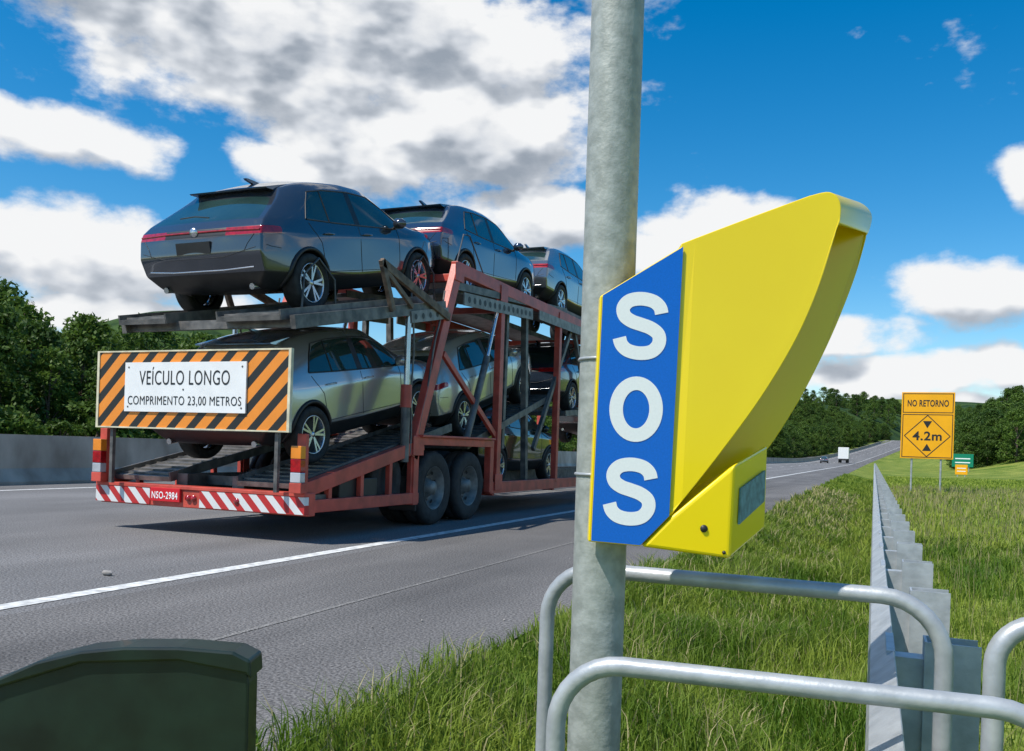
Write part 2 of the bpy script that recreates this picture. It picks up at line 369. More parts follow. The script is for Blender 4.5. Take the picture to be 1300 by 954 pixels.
mb=MB()
pr=[(-1.02,-.15),(-1.0,.45),(-.985,.50),(-.93,.535),(-.86,.568),(-.78,.590),(-.70,.600),(-.60,.603),(-.50,.598),(-.478,.585),(-.472,.55),(-.465,-.15)]
mb.prism(pr,1.6,1.66)
lid=[(-1.04,.46),(-1.0,.515),(-.93,.547),(-.86,.580),(-.78,.602),(-.70,.612),(-.60,.615),(-.50,.61),(-.468,.595),(-.465,.56),(-.475,.57),(-.60,.59),(-.78,.58),(-.93,.53),(-1.0,.49)]
mb.prism(lid,1.59,1.67)
o=mb.obj('green_plastic_bin',[greenp],bevel=.01); o.rotation_euler=(0,0,AL)

# ------------------------------------------------------------ car mesh
FR=[0,.5,.93,1]
R=[
[(.16,.30),(.13,.70,.32),(.07,.85,.50),(.02,.865,.70),(.06,.862,.905),(.10,.852,.985),(.20,.815,1.07),(.72,.665,1.355),(.82,.60,1.445),(.76,1.478)],
[(.40,.26),(.40,.72,.28),(.40,.882,.48),(.36,.903,.70),(.38,.897,.905),(.42,.882,.985),(.52,.845,1.075),(.95,.695,1.385),(1.00,.61,1.488),(.98,1.53)],
[(.87,.24),(.87,.72,.25),(.87,.888,.45),(.87,.910,.70),(.87,.90,.89),(.88,.88,.97),(.90,.85,1.065),(1.18,.705,1.415),(1.20,.61,1.523),(1.22,1.572)],
[(1.4,.22),(1.4,.74,.23),(1.4,.865,.42),(1.4,.880,.68),(1.4,.888,.88),(1.4,.873,.95),(1.42,.85,1.035),(1.50,.71,1.438),(1.50,.615,1.543),(1.50,1.595)],
[(1.98,.22),(1.98,.74,.23),(1.98,.855,.41),(1.98,.868,.66),(1.98,.885,.87),(1.98,.872,.94),(1.98,.85,1.02),(1.96,.71,1.445),(1.96,.615,1.548),(1.96,1.60)],
[(2.07,.22),(2.07,.74,.23),(2.07,.855,.41),(2.07,.868,.66),(2.07,.885,.87),(2.07,.872,.94),(2.07,.85,1.02),(2.05,.71,1.44),(2.05,.615,1.545),(2.05,1.60)],
[(2.6,.22),(2.6,.74,.23),(2.6,.86,.42),(2.6,.875,.66),(2.6,.885,.87),(2.6,.872,.935),(2.65,.85,1.005),(2.55,.705,1.40),(2.48,.605,1.515),(2.42,1.575)],
[(2.95,.22),(2.95,.74,.24),(2.95,.87,.43),(2.95,.885,.67),(2.95,.888,.87),(2.95,.872,.93),(3.02,.85,.995),(2.88,.745,1.22),(2.86,.665,1.315),(2.9,1.385)],
[(3.3,.23),(3.3,.73,.25),(3.3,.88,.45),(3.3,.908,.70),(3.3,.90,.87),(3.3,.88,.925),(3.3,.85,.985),(3.24,.80,1.045),(3.28,.73,1.075),(3.42,1.10)],
[(3.7,.24),(3.7,.71,.26),(3.7,.88,.45),(3.7,.90,.69),(3.7,.89,.86),(3.7,.87,.92),(3.7,.84,.97),(3.7,.78,1.0),(3.72,.69,1.02),(3.80,1.055)],
[(4.05,.25),(4.05,.68,.27),(4.03,.83,.45),(4.02,.85,.68),(4.02,.84,.82),(4.03,.82,.88),(4.05,.79,.93),(4.07,.74,.955),(4.09,.65,.98),(4.17,1.01)],
[(4.24,.26),(4.22,.62,.28),(4.24,.77,.44),(4.25,.78,.64),(4.23,.77,.78),(4.22,.75,.85),(4.20,.72,.895),(4.19,.67,.915),(4.21,.58,.93),(4.28,.95)],
]
def carbody():
    V=[];idx={}
    def vid(r,row,c):
        k=(r,row,c)
        if k in idx: return idx[k]
        ring=R[r]; f=FR[abs(c)]; sg=1 if c>=0 else -1
        if row==1: x1,y1,z1=ring[1];x0,z0=ring[0]; x=x0+(x1-x0)*f*f; z=z0+(z1-z0)*f*f; y=y1*f
        elif row==8: x1,y1,z1=ring[8];x0,z0=ring[9]; x=x0+(x1-x0)*f*f; z=z0+(z1-z0)*f*f; y=y1*f
        else:
            x1,y1,z1=ring[row]; y=y1*f; z=z1; b=.09
            x=x1+(b if r else -b)*(1-f*f)
        V.append((x,y*sg,z)); idx[k]=len(V)-1; return idx[k]
    loopk=[(1,c) for c in (0,1,2,3)]+[(r,3) for r in range(2,8)]+[(8,c) for c in (3,2,1,0,-1,-2,-3)]+[(r,-3) for r in range(7,1,-1)]+[(1,c) for c in (-3,-2,-1)]
    F=[];M=[]
    n=len(loopk)
    for r in range(len(R)-1):
        for k in range(n):
            a=loopk[k];b=loopk[(k+1)%n]
            F.append((vid(r,*a),vid(r,*b),vid(r+1,*b),vid(r+1,*a)))
            rows=tuple(sorted((a[0],b[0])))
            m=0
            if rows in((1,1),(1,2)): m=1
            elif rows==(4,5) and r==0: m=3
            elif rows==(6,7):
                if 2<=r<=6: m=2
                if r==4: m=1
            elif rows==(8,8) and r in (6,7) : m=2
            elif rows==(4,5) and r==10: m=5
            M.append(m)
    for r in (0,len(R)-1):
        for row in range(1,8):
            for c in range(-3,3):
                q=[vid(r,row,c),vid(r,row,c+1),vid(r,row+1,c+1),vid(r,row+1,c)]
                if r==0: q=q[::-1]
                F.append(tuple(q)); inner=(-2<=c<=1); m=0
                if r==0:
                    if row==1: m=1
                    if row==4: m=3 if not (-1<=c<=0) else 1
                    if row==6 and inner: m=2
                else:
                    if row<=2: m=1
                    elif row==3: m=1 if inner else 0
                    elif row==4 : m=1 if -1<=c<=0 else 5
                M.append(m)
    me=bpy.data.meshes.new('cb'); me.from_pydata(V,[],F)
    for _m in (white,blackp,glassm,lampm,chrome,wlamp): me.materials.append(_m)
    me.polygons.foreach_set('material_index',M); me.polygons.foreach_set('use_smooth',[True]*len(F)); me.update()
    inv={v:k for k,v in idx.items()}
    import bmesh
    bm=bmesh.new(); bm.from_mesh(me); bmesh.ops.recalc_face_normals(bm,faces=bm.faces)
    cl=bm.edges.layers.float.new('crease_edge')
    for e in bm.edges:
        ms={fc.material_index for fc in e.link_faces}
        if len(ms)>1: e[cl]=.5
        (r1,w1,c1),(r2,w2,c2)=[inv[v.index] for v in e.verts]
        if r1==r2==0 and abs(c1)==abs(c2)==3 and 2<=min(w1,w2): e[cl]=max(e[cl],.5)
        if r1!=r2 and w1==w2==6: e[cl]=max(e[cl],.55)
        if r1!=r2 and w1==w2==4 and r1>0 and r2>0: e[cl]=max(e[cl],.4)
        if r1==r2==0 and w1==w2 and w1 in (3,8): e[cl]=max(e[cl],.5)
        if r1==r2==0 and w1==w2==6: e[cl]=max(e[cl],.55)
        if r1!=r2 and w1==w2==2: e[cl]=max(e[cl],.5)
    bm.to_mesh(me); bm.free()
    o=link(bpy.data.objects.new('cb',me)); s=o.modifiers.new('s','SUBSURF'); s.levels=3; s.render_levels=3
    cuts=[]
    for ax in (.86,3.47):
        for sg in (-1,1):
            mb=MB(); n=40; r=.385
            vs=[(ax+r*math.cos(2*math.pi*k/n),sg*y,.335+r*math.sin(2*math.pi*k/n)) for y in (.60,1.1) for k in range(n)]
            mb.add(vs,[tuple(range(n)),tuple(range(2*n-1,n-1,-1))]+[(k,k+n,(k+1)%n+n,(k+1)%n) for k in range(n)],1)
            c=mb.obj('cut',[white,blackp]); b=o.modifiers.new('b','BOOLEAN'); b.object=c; b.operation='DIFFERENCE'; b.solver='EXACT'; cuts.append(c)
    dg=bpy.context.evaluated_depsgraph_get(); m2=bpy.data.meshes.new_from_object(o.evaluated_get(dg),depsgraph=dg)
    for c in cuts+[o]: bpy.data.objects.remove(c)
    m2.name='car_body'; return m2
body=carbody()
while len(body.materials)>6: body.materials.pop()
bvh=BVHTree.FromPolygons([v.co.copy() for v in body.vertices],[tuple(p.vertices) for p in body.polygons])
det=MB()
def side(x,z,sg):
    h=bvh.ray_cast(Vector((x,sg*1.5,z)),Vector((0,-sg,0))); return (h[0],h[1]) if h[0] else (Vector((x,sg*.88,z)),Vector((0,sg,0)))
def rear(y,z):
    h=bvh.ray_cast(Vector((-1,y,z)),Vector((1,0,0))); return (h[0],h[1]) if h[0] else (Vector((0,y,z)),Vector((-1,0,0)))
def dens(P,n=6):
    out=[]
    for i in range(len(P)-1):
        for k in range(n): out.append([P[i][j]+(P[i+1][j]-P[i][j])*k/n for j in range(2)])
    out.append(P[-1]); return out
def seam(P,sg,r=.004,mi=0,fn=None):
    pts=[]
    for x,z in dens(P):
        c,nn=(side(x,z,sg) if fn is None else fn(x,z)); pts.append(c+nn*.0005)
    det.tube(pts,r,5,mi,False)
for sg in (-1,1):
    seam([(2.98,.46),(2.99,.80),(2.99,.985)],sg); seam([(2.03,.44),(2.02,1.0)],sg)
    seam([(1.28,.46),(1.18,.60),(1.14,.80),(1.0,.95),(.95,1.03)],sg); seam([(1.28,.46),(2.98,.46)],sg)
    seam([(.93,1.07),(1.5,1.04),(2.1,1.018),(2.6,1.003),(3.0,.99)],sg,.009)
    seam([(1.18,1.405),(1.5,1.438),(2.05,1.442),(2.5,1.405),(2.86,1.24),(3.12,1.06)],sg,.010)
    seam([(.92,1.075),(1.06,1.27),(1.18,1.40)],sg,.010)
    seam([(1.40,1.05),(1.42,1.43)],sg,.010)
    for x in (2.18,1.30):
        c,nn=side(x,.90,sg); det.tube([c+nn*.012+Vector((-.10,0,0)),c+nn*.03+Vector((-.06,0,0)),c+nn*.03+Vector((.06,0,0)),c+nn*.012+Vector((.10,0,0))],.011,8,3)
    c,nn=side(2.93,1.0,sg); m=c+Vector((0,sg*.10,.06))
    det.tube([c,m],.02,8,0); det.tube([m+Vector((0,-sg*.06,0)),m+Vector((-.01,-sg*.03,0)),m+Vector((-.01,sg*.05,0)),m+Vector((.02,sg*.09,0))],[.05,.075,.07,.03],14,3)
    for ax in (.86,3.47):
        pts=[]
        for a in np.linspace(-.15,math.pi+.15,22):
            c,nn=side(ax+.41*math.cos(a),.335+.41*math.sin(a),sg); pts.append(Vector((ax+.40*math.cos(a),c.y,.335+.40*math.sin(a))))
        det.tube(pts,.025,8,0)
    seam([(.35,.74),(.2,.76),(.12,.78)],sg,.004)
seam([(-.80,.76),(-.4,.67),(.4,.67),(.80,.76)],1,.004,0,rear)
seam([(-.74,.55),(-.35,.53),(.35,.53),(.74,.55)],1,.010,1,rear)
seam([(-.84,.945),(-.4,.955),(.4,.955),(.84,.945)],1,.014,4,rear)
seam([(-.78,.90),(-.70,.80),(-.66,.72)],1,.004,0,rear); seam([(.78,.90),(.70,.80),(.66,.72)],1,.004,0,rear)
c,nn=rear(0,.78); det.box((c.x-.008,-.24,.72),(c.x+.02,.24,.85),0)
c,nn=rear(0,.945); det.lathe([(0,-.02),(.045,-.018),(.055,0)],(c.x-.008,0,.955),axis='x',n=20,mi=1)
for y in (-.62,.62):
    c,nn=rear(y,.36); det.tube([c+Vector((.1,0,-.02)),c+Vector((-.03,0,-.02))],.035,14,1)
det.prism([(.74,1.463),(.62,1.448),(.64,1.432),(.86,1.40),(1.05,1.50)],-.56,.56,3)
det.prism([(1.12,1.535),(.98,1.585),(.96,1.605),(1.0,1.605),(1.2,1.565)],-.02,.02,3)
seam([(-.05,1.12),(.2,1.15),(.42,1.14)],1,.008,0,rear)
detm=det.mesh('car_details',[blackp,chrome,wlamp,white,lampm])
wm=MB()
wm.lathe([(.235,.10),(.29,.112),(.325,.105),(.34,.08),(.342,0),(.34,-.08),(.325,-.105),(.29,-.112),(.235,-.10),(.232,-.085)],(0,0,0),axis='y',n=44,mi=0)
wm.lathe([(.232,-.095),(.225,-.10),(.215,-.085),(.21,.08)],(0,0,0),axis='y',n=44,mi=1)
wm.lathe([(.0,-.02),(.21,-.02)],(0,0,0),axis='y',n=44,mi=2)
wm.lathe([(0,-.095),(.03,-.095),(.04,-.08),(.04,-.02)],(0,0,0),axis='y',n=20,mi=1)
for k in range(5):
    for d in (-.16,.16):
        a=2*math.pi*k/5; a2=a+d
        p=Vector((.03*math.cos(a),-.078,.03*math.sin(a))); q_=Vector((.218*math.cos(a2),-.088,.218*math.sin(a2)))
        wm.beam(p,q_,.026,.022,1,up=(0,1,0))
wheelm=wm.mesh('car_wheel',[tyrem,chrome,mat('brake_dark',(.03,.03,.03),.6,var=.3)])
def paint(name,col,metal=.6,rough=.15): return mat(name,col,rough,metal,coat=1,var=.04,scale=400)
SC=.9
def car(t_ax,zc,pitch,p,s=-6.35):
    e=empty('suv_car'); c,sn=math.cos(pitch),math.sin(pitch)
    M=Matrix(((0,-1,0,s),(c,0,-sn,t_ax),(sn,0,c,zc),(0,0,0,1)))
    e.matrix_world=M@Matrix.Scale(SC,4)
    for nm,me in (('body',body),('trim',detm)):
        m2=me.copy(); m2.materials[0 if nm=='body' else 3]=p
        o=link(bpy.data.objects.new(nm,m2)); o.parent=e; o.location=(-.86,0,0)
    for ax in (0,2.61):
        for sg in (-1,1):
            o=link(bpy.data.objects.new('wheel',wheelm)); o.parent=e; o.location=(ax,sg*.80,.34)
            if sg>0: o.rotation_euler=(0,0,math.pi)
    return e
pg=paint('graphite_paint',(.075,.085,.105)); pb=paint('blue_grey_paint',(.05,.075,.12)); ps=paint('silver_paint',(.50,.51,.52),.6,.2); pw=paint('champagne_paint',(.62,.62,.57),.5,.2)
pd=paint('dark_green_paint',(.03,.045,.035)); pgr=paint('grey_paint',(.20,.22,.24))
car(7.70,2.39,math.radians(12.8),pg)
car(11.35,3.20,math.radians(5),pb)
car(15.45,3.52,math.radians(1.5),pgr)
car(19.5,3.55,0,ps)
car(7.80,.78,math.radians(10.5),ps)
car(11.50,1.17,math.radians(15),pw)
car(12.75,.42,0,pd)
car(16.3,1.75,math.radians(5),pb)
car(20.3,1.2,0,pgr)

# ------------------------------------------------------------ car carrier
tk=empty('car_carrier_truck',(-6.45,7,0))
def T(mb,name,mats,bevel=0):
    o=mb.obj(name,mats,None,bevel); o.parent=tk; o.matrix_parent_inverse=Matrix.Translation((6.45,-7,0)); return o
SR,SL=-5.17,-7.73
st_rw=stripes('red_white_reflective',(.55,.03,.03),(.8,.8,.78),5.0,(1,0,1))
mb=MB(); mb.box((-7.82,6.98,.29),(-7.05,7.05,.46)); mb.box((-6.38,6.98,.29),(-5.08,7.05,.46)); T(mb,'rear_bumper_tape',[st_rw])
mb=MB(); mb.box((-7.82,7.052,.27),(-5.08,7.16,.50)); mb.box((-7.82,6.975,.462),(-5.08,7.06,.50)); mb.box((-7.05,6.99,.28),(-6.38,7.05,.46),0)
for s in (SR,SL):
    mb.beam((s,7.05,.36),(s,9.35,.36),.09,.13); mb.beam((s,7.05,.52),(s,9.45,1.02),.09,.15)
    for t in (7.5,8.1,8.7,9.2): mb.box((s-.03,t-.03,.36),(s+.03,t+.03,.52+(t-7.05)*.208))
    mb.box((s-.05,9.2,.28),(s+.05,9.32,1.05))
    mb.beam((s,9.25,1.06),(s,11.55,1.06),.12,.10); mb.beam((s,9.3,1.12),(s,11.5,1.13),.22,.03)
    mb.beam((s,11.5,.42),(s,24,.42),.09,.17); mb.box((s-.05,11.45,.36),(s+.05,11.57,1.1))
    mb.beam((s,9.20,.85),(s,10.28,3.38),.10,.17)
    mb.beam((s,10.2,3.36),(s,24.2,3.36),.10,.17)
    mb.beam((s,11.75,.45),(s,11.75,3.3),.10,.13)
    mb.beam((s,9.95,2.2),(s,11.75,1.15),.05,.08); 
    for t in (14.3,17.2,20.2,23.6): mb.beam((s,t,.45),(s,t,3.3),.10,.11)
    sg=1 if s>-6 else -1
    for (t,z) in ((9.28,1.0),(10.25,3.30),(11.75,3.28),(11.75,.50),(14.3,3.28)):
        mb.box((s+sg*.052,t-.13,z-.12),(s+sg*.064,t+.13,z+.12))
for t in (7.6,9.3,11.7,14.3,17.2,20.2,23.6):
    mb.box((SL,t-.04,.30),(SR,t+.04,.40))
for t in (10.4,13.0,17.2,20.2,23.6): mb.box((SL,t-.04,3.22),(SR,t+.04,3.32))
T(mb,'red_frame',[red],.008)
mb=MB()
def track(s0,s1,t0,z0,t1,z1,mb,th=.05,lip=True):
    mb.beam(((s0+s1)/2,t0,z0-th/2),((s0+s1)/2,t1,z1-th/2),abs(s1-s0),th)
    n=int((t1-t0)/.16)
    for k in range(n):
        a=(k+.5)/n; t=t0+(t1-t0)*a; z=z0+(z1-z0)*a
        mb.beam((s0+.03,t,z+.008),(s1-.03,t,z+.008),.03,.018)
    if lip:
        for s in (s0,s1): mb.beam((s,t0,z0),(s,t1,z1),.02,.10)
for a,b in ((-7.68,-6.90),(-6.0,-5.24)):
    track(a,b,7.1,.58,10.4,1.26,mb)
    track(a,b,10.3,3.10,14.6,3.50,mb); track(a,b,14.6,3.50,24,3.53,mb)
    track(a,b,10.9,1.02,14.4,1.98,mb); track(a,b,15.0,1.68,20,2.05,mb); track(a,b,11.9,.42,16.8,.42,mb)
for a,b in ((-7.28,-6.66),(-6.0,-5.24)): track(a,b,6.72,2.20,9.75,2.87,mb)
for k in range(5):
    t=6.9+k*.68; z=2.20+(t-6.72)*.221-.09; mb.beam((-7.28 if k<3 else SL,t,z),(SR,t,z),.07,.09)
mb.beam((SR+.02,6.8,2.14),(SR+.02,9.9,2.80),.06,.13); mb.beam((-7.30,6.8,2.14),(-7.30,9.9,2.80),.06,.13)
for s in (SR+.02,SL-.02):
    mb.beam((s,10.2,3.12),(s,14.6,3.48),.05,.10)
mb.box((SL,7.16,.42),(SR,7.5,.47)); mb.box((-6.9,7.5,.5),(-6.0,7.56,.6))
mb.box((-6.9,7.2,.42),(-6.75,24,.62)); mb.box((-6.15,7.2,.42),(-6.0,24,.62))
for t in (9.8,10.83): mb.tube([(-7.5,t,.48),(-5.4,t,.48)],.07,12)
for s in (SR-.02,SL+.02):
    mb.beam((s-.1,13.2,.5),(s-.1,13.0,3.2),.09,.10); mb.beam((s-.1,12.2,1.0),(s-.1,12.25,3.2),.08,.09)
    mb.beam((s,13.3,1.0),(s,15.0,3.2),.06,.08); mb.beam((s,17.0,.6),(s,15.2,3.2),.06,.08)
mb.box((-5.35,7.9,.30),(-5.25,9.1,.62))
T(mb,'decks_and_ramps',[dsteel])
mb=MB()
for s,sg in ((SR+.055,1),(SL-.055,-1)):
    mb.beam((s,10.4,2.98),(s,12.9,3.16),.02,.17); mb.beam((s,13.2,3.2),(s,16.0,3.24),.02,.15)
    mb.beam((s,9.0,2.52),(s,9.95,2.72),.02,.14)
    for k in range(14):
        t=10.55+k*.17; z=2.98+(t-10.4)*.072; mb.lathe([(0,.012),(.045,.012)],(s,t,z),n=14,mi=1,sgn=sg)
    for k in range(5):
        t=9.1+k*.18; z=2.52+(t-9)*.21; mb.lathe([(0,.012),(.035,.012)],(s,t,z),n=14,mi=1,sgn=sg)
T(mb,'perforated_channels',[mat('channel_steel',(.24,.23,.22),.5,.4,var=.3,scale=8),blacktx])
mb=MB()
s=SR+.07
mb.beam((s,8.28,3.02),(s,9.95,2.66),.05,.10); mb.beam((s,8.28,3.05),(s,8.55,2.52),.05,.08); mb.beam((s,8.3,2.98),(s,9.0,2.64),.04,.06)
s=-7.36
mb.beam((s,8.28,3.02),(s,9.95,2.66),.05,.10); mb.beam((s,8.28,3.05),(s,8.55,2.52),.05,.08)
T(mb,'deck_levers',[rusty],.006)
mb=MB()
for s in (SR+.01,SL-.01):
    mb.tube([(s,9.02,.8),(s,9.02,1.7)],.055,14,0); mb.tube([(s,9.02,1.7),(s,9.02,2.62)],.035,14,1); mb.tube([(s,9.02,1.45),(s,9.02,1.72)],.068,14,2)
    mb.tube([(s,10.7,1.1),(s,11.3,2.3)],.05,12,0); mb.tube([(s,11.3,2.3),(s,11.6,3.0)],.03,12,1)
    mb.tube([(s+.03,9.1+.02*math.sin(k*1.3),.9+k*.2) for k in range(9)],.012,6,0)
    mb.tube([(s+.03,9.3+.35*k/8,1.15+.14*k+.05*math.sin(k)) for k in range(14)],.012,6,0)
T(mb,'hydraulic_rams',[dsteel,chrome,red])
def truckwheel(mb,s,t,r=.47,out=1):
    for k,ds in enumerate((0,-.33)):
        mb.lathe([(.27,.12),(.30,.135),(r-.06,.14),(r-.015,.125),(r,.09),(r,.03),(r-.012,.025),(r-.012,.015),(r,.01),(r,-.09),(r-.015,-.125),(r-.06,-.14),(.27,-.12)],(s+ds*out,t,r),n=48,mi=0,sgn=out)
    mb.lathe([(.275,.13),(.262,.125),(.25,.03),(.2,-.02),(.13,-.03),(.12,.04),(.09,.07),(.085,.12),(0,.13)],(s,t,r),n=40,mi=1,sgn=out)
    for k in range(10):
        a=2*math.pi*k/10; mb.lathe([(0,.01),(.013,.01),(.013,-.04)],(s,t+.165*math.cos(a),r+.165*math.sin(a)),n=7,mi=2,sgn=out)
        a+=.31; mb.lathe([(0,.022),(.028,.022)],(s-.0*out,t+.225*math.cos(a),r+.225*math.sin(a)),n=10,mi=0,sgn=out)
mb=MB()
for t in (9.8,10.83,25.0,28.6):
    truckwheel(mb,-5.28,t); truckwheel(mb,-7.62,t,out=-1)
T(mb,'wheels',[tyrem,mat('wheel_steel',(.20,.20,.19),.55,.4,var=.3,scale=9),dsteel])
mb=MB()
for t in (9.27,): 
    mb.box((-5.5,t,.2),(-5.12,t+.02,.62)); mb.box((-7.78,t,.2),(-7.4,t+.02,.62))
mb.box((-5.45,7.75,.30),(-5.2,8.5,.62)); T(mb,'mudflaps_and_box',[blackp],.01)
mb=MB(); mb.lathe([(.0,.0),(.15,.0),(.17,.03),(.30,.03),(.33,0),(.33,-.18),(.2,-.2)],(-5.24,8.75,.60),n=30,mi=0); T(mb,'spare_wheel',[tyrem])
alamp=mat('amber_lamp',(.8,.25,.02),.2,coat=1,var=.1)
for s,d in ((-5.14,1),(-7.74,-1)):
    mb=MB(); mb.box((s-.07,6.9,.50),(s+.07,6.99,.60),0); mb.box((s-.06,6.9,.603),(s+.06,6.98,.70),1); mb.box((s-.06,6.9,.703),(s+.06,6.98,.83),2); mb.box((s-.06,6.9,.833),(s+.06,6.98,.96),3); mb.box((s-.05,6.985,.46),(s+.05,7.04,1.08),4)
    T(mb,'tail_lamp',[red,wlamp,lampm,alamp,red],.006)
mb=MB(); mb.box((-7.02,6.955,.33),(-6.62,6.985,.47)); T(mb,'number_plate',[mat('plate_red',(.60,.01,.02),.4,var=.08)],.004)
def TT(*a,**k):
    o=text(*a,**k); o.parent=tk; o.matrix_parent_inverse=Matrix.Translation((6.45,-7,0)); return o
TT('NSO-2984',.35,.075,(-6.82,6.952,.395),letterw,None,bold=.01,name='plate_lettering')
mb=MB()
for x in (-6.53,-6.46,-5.9): mb.lathe([(0,-.02),(.03,-.018),(.035,0)],(x,6.985,.38),axis='y',n=16)
T(mb,'marker_lamps',[lampm])
st_or=stripes('orange_black_stripes',(.93,.30,.03),(.02,.02,.02),3.9,(1,0,-1),.55)
mb=MB(); mb.box((-7.65,6.83,1.10),(-5.20,6.85,1.88)); T(mb,'warning_sign_panel',[st_or])
mb=MB(); mb.box((-5.20,6.82,1.085),(-5.17,6.86,1.895)); mb.box((-7.68,6.82,1.085),(-7.65,6.86,1.895)); mb.box((-7.65,6.82,1.88),(-5.20,6.86,1.895)); mb.box((-7.65,6.82,1.085),(-5.20,6.86,1.10)); T(mb,'sign_frame',[mat('sign_frame_paint',(.65,.60,.42),.5,var=.2)])
mb=MB(); mb.box((-7.27,6.81,1.26),(-5.69,6.829,1.77)); T(mb,'warning_sign_plate',[white])
mb=MB()
for x,z in ((-7.22,1.72),(-5.74,1.72),(-7.22,1.31),(-5.74,1.31),(-6.48,1.49)): mb.lathe([(0,-.006),(.009,-.004),(.011,0)],(x,6.81,z),axis='y',n=10)
T(mb,'rivets',[dsteel])
TT('VEÍCULO LONGO',1.18,.185,(-6.48,6.807,1.63),blacktx,None,name='sign_lettering')
TT('COMPRIMENTO 23,00 METROS',1.48,.105,(-6.48,6.807,1.37),blacktx,None,name='sign_lettering')
mb=MB()
for x in (-7.5,-5.35): mb.box((x-.02,6.87,.5),(x+.02,6.91,1.85)); 
T(mb,'sign_posts',[dsteel])
mb=MB()
for t,z in ((7.70,2.36),(9.97,2.88)):
    mb.tube([(-5.50,t-.30,z),(-5.50,t-.27,z+.38),(-5.52,t,z+.60),(-5.50,t+.27,z+.42),(-5.50,t+.32,z)],.012,6)
mb.tube([(-5.2,10.3,3.4),(-5.35,10.8,3.95),(-5.35,11.0,3.98),(-5.2,11.3,3.35)],.01,6)
T(mb,'tie_down_straps',[mat('strap',(.12,.12,.12),.6,.5,var=.3)])
mb=MB(); mb.prism([(26.9,.6),(26.9,3.0),(27.2,3.35),(28.9,3.25),(29.25,2.4),(29.4,1.5),(29.4,.5),(28.9,.4)],-7.7,-5.2,0,'yz'); T(mb,'cab',[mat('cab_white',(.7,.7,.68),.3,coat=1,var=.05)],.06)
mb=MB(); mb.prism([(29.27,2.42),(28.95,3.1),(29.0,3.12),(29.31,2.42)],-7.5,-5.4,0,'yz'); mb.box((-5.198,27.7,1.9),(-5.19,28.9,2.7)); mb.box((-7.70,27.7,1.9),(-7.705,28.9,2.7)); T(mb,'cab_windows',[glassm])
mb=MB(); mb.box((-7.0,24,.55),(-6.7,29,.75)); mb.box((-6.2,24,.55),(-5.9,29,.75)); mb.box((-5.6,26.0,.4),(-5.2,27.4,.95)); mb.box((-7.7,26.0,.4),(-7.3,27.4,.95)); mb.box((-5.15,28.9,2.0),(-4.95,29.0,2.6)); T(mb,'tractor_chassis',[dsteel],.01)

# ------------------------------------------------------------ road sign
rs=empty('height_limit_sign',(2.0,39.9,0))
mb=MB()
mb.prism([(-1.0,1.15),(-1.0,3.92),(1.0,3.92),(1.0,1.15)],-.02,.02,0); mb.obj('panel',[amber],rs,bevel=.01)
def frame(mb,x0,z0,x1,z1,w,y=-.024):
    for a,b in (((x0,z0),(x1,z0+w)),((x0,z1-w),(x1,z1)),((x0,z0+w),(x0+w,z1-w)),((x1-w,z0+w),(x1,z1-w))): mb.box((a[0],y,a[1]),(b[0],y+.003,b[1]))
mb=MB(); frame(mb,-.95,1.2,.95,3.0,.03); frame(mb,-.95,3.06,.95,3.87,.03)
c=2.1;rr=.86
for i in range(4):
    a=[(rr,0),(0,rr),(-rr,0),(0,-rr)][i];b=[(0,rr),(-rr,0),(0,-rr),(rr,0)][i]
    mb.beam((a[0],-.0225,c+a[1]),(b[0],-.0225,c+b[1]),.035,.003,up=(0,1,0))
mb.prism([(-.17,2.72),(.17,2.72),(0,2.42)],-.0245,-.0205); mb.prism([(-.17,1.48),(.17,1.48),(0,1.78)],-.0245,-.0205)
mb.obj('border_and_symbols',[blacktx],rs)
text('NO RETORNO',1.55,.28,(0,-.024,3.46),blacktx,rs,bold=.025); text('4.2m',1.1,.38,(0,-.024,2.1),blacktx,rs,bold=.025)
mb=MB(); mb.tube([(-.55,.06,-.4),(-.55,.06,3.85)],.04,10); mb.tube([(.55,.06,-.4),(.55,.06,3.85)],.04,10); mb.obj('posts',[galv],rs)
def smallsign(name,x,y,w,h,z,m,txt=None):
    e=empty(name,(x,y,float(H(x,y)))); b=MB(); b.box((-w/2,-.02,z),(w/2,.02,z+h)); b.obj('panel',[m],e,bevel=.01)
    b=MB(); b.tube([(-w*.3,.05,-.3),(-w*.3,.05,z+h*.9)],.05,8); b.tube([(w*.3,.05,-.3),(w*.3,.05,z+h*.9)],.05,8); b.obj('posts',[galv],e)
    b=MB(); 
    for k in range(2): b.box((-w*.35,-.026,z+h*(.3+.3*k)),(w*.35,-.022,z+h*(.38+.3*k)))
    b.obj('lettering_bars',[letterw],e)
smallsign('green_direction_sign',9.4,112,2.2,1.5,.6,mat('green_sign',(.0,.22,.12),.45,var=.05))
smallsign('yellow_warning_sign',7.3,88,1.0,.9,.2,amber)
e=empty('box_truck',(-6.5,215,.3)); e.scale=(.9,.9,.9)
mb=MB(); mb.box((-1.25,-4,1.0),(1.25,2,3.9)); mb.obj('cargo_box',[white],e,bevel=.05)
mb=MB(); mb.prism([(2.15,.6),(2.15,2.6),(3.4,2.7),(4.0,1.6),(4.1,.6)],-1.15,1.15,0,'yz'); mb.box((-1.0,-4.0,.6),(1.0,3,.95)); mb.obj('cab',[blackp],e,bevel=.05)
mb=MB()
for t in (-2.8,3.0):
    for s,o_ in ((1.05,1),(-1.05,-1)): truckwheel(mb,s,t,out=o_)
mb.obj('wheels',[tyrem,galv,chrome],e)
car(205,.1,0,pgr,-10.3)

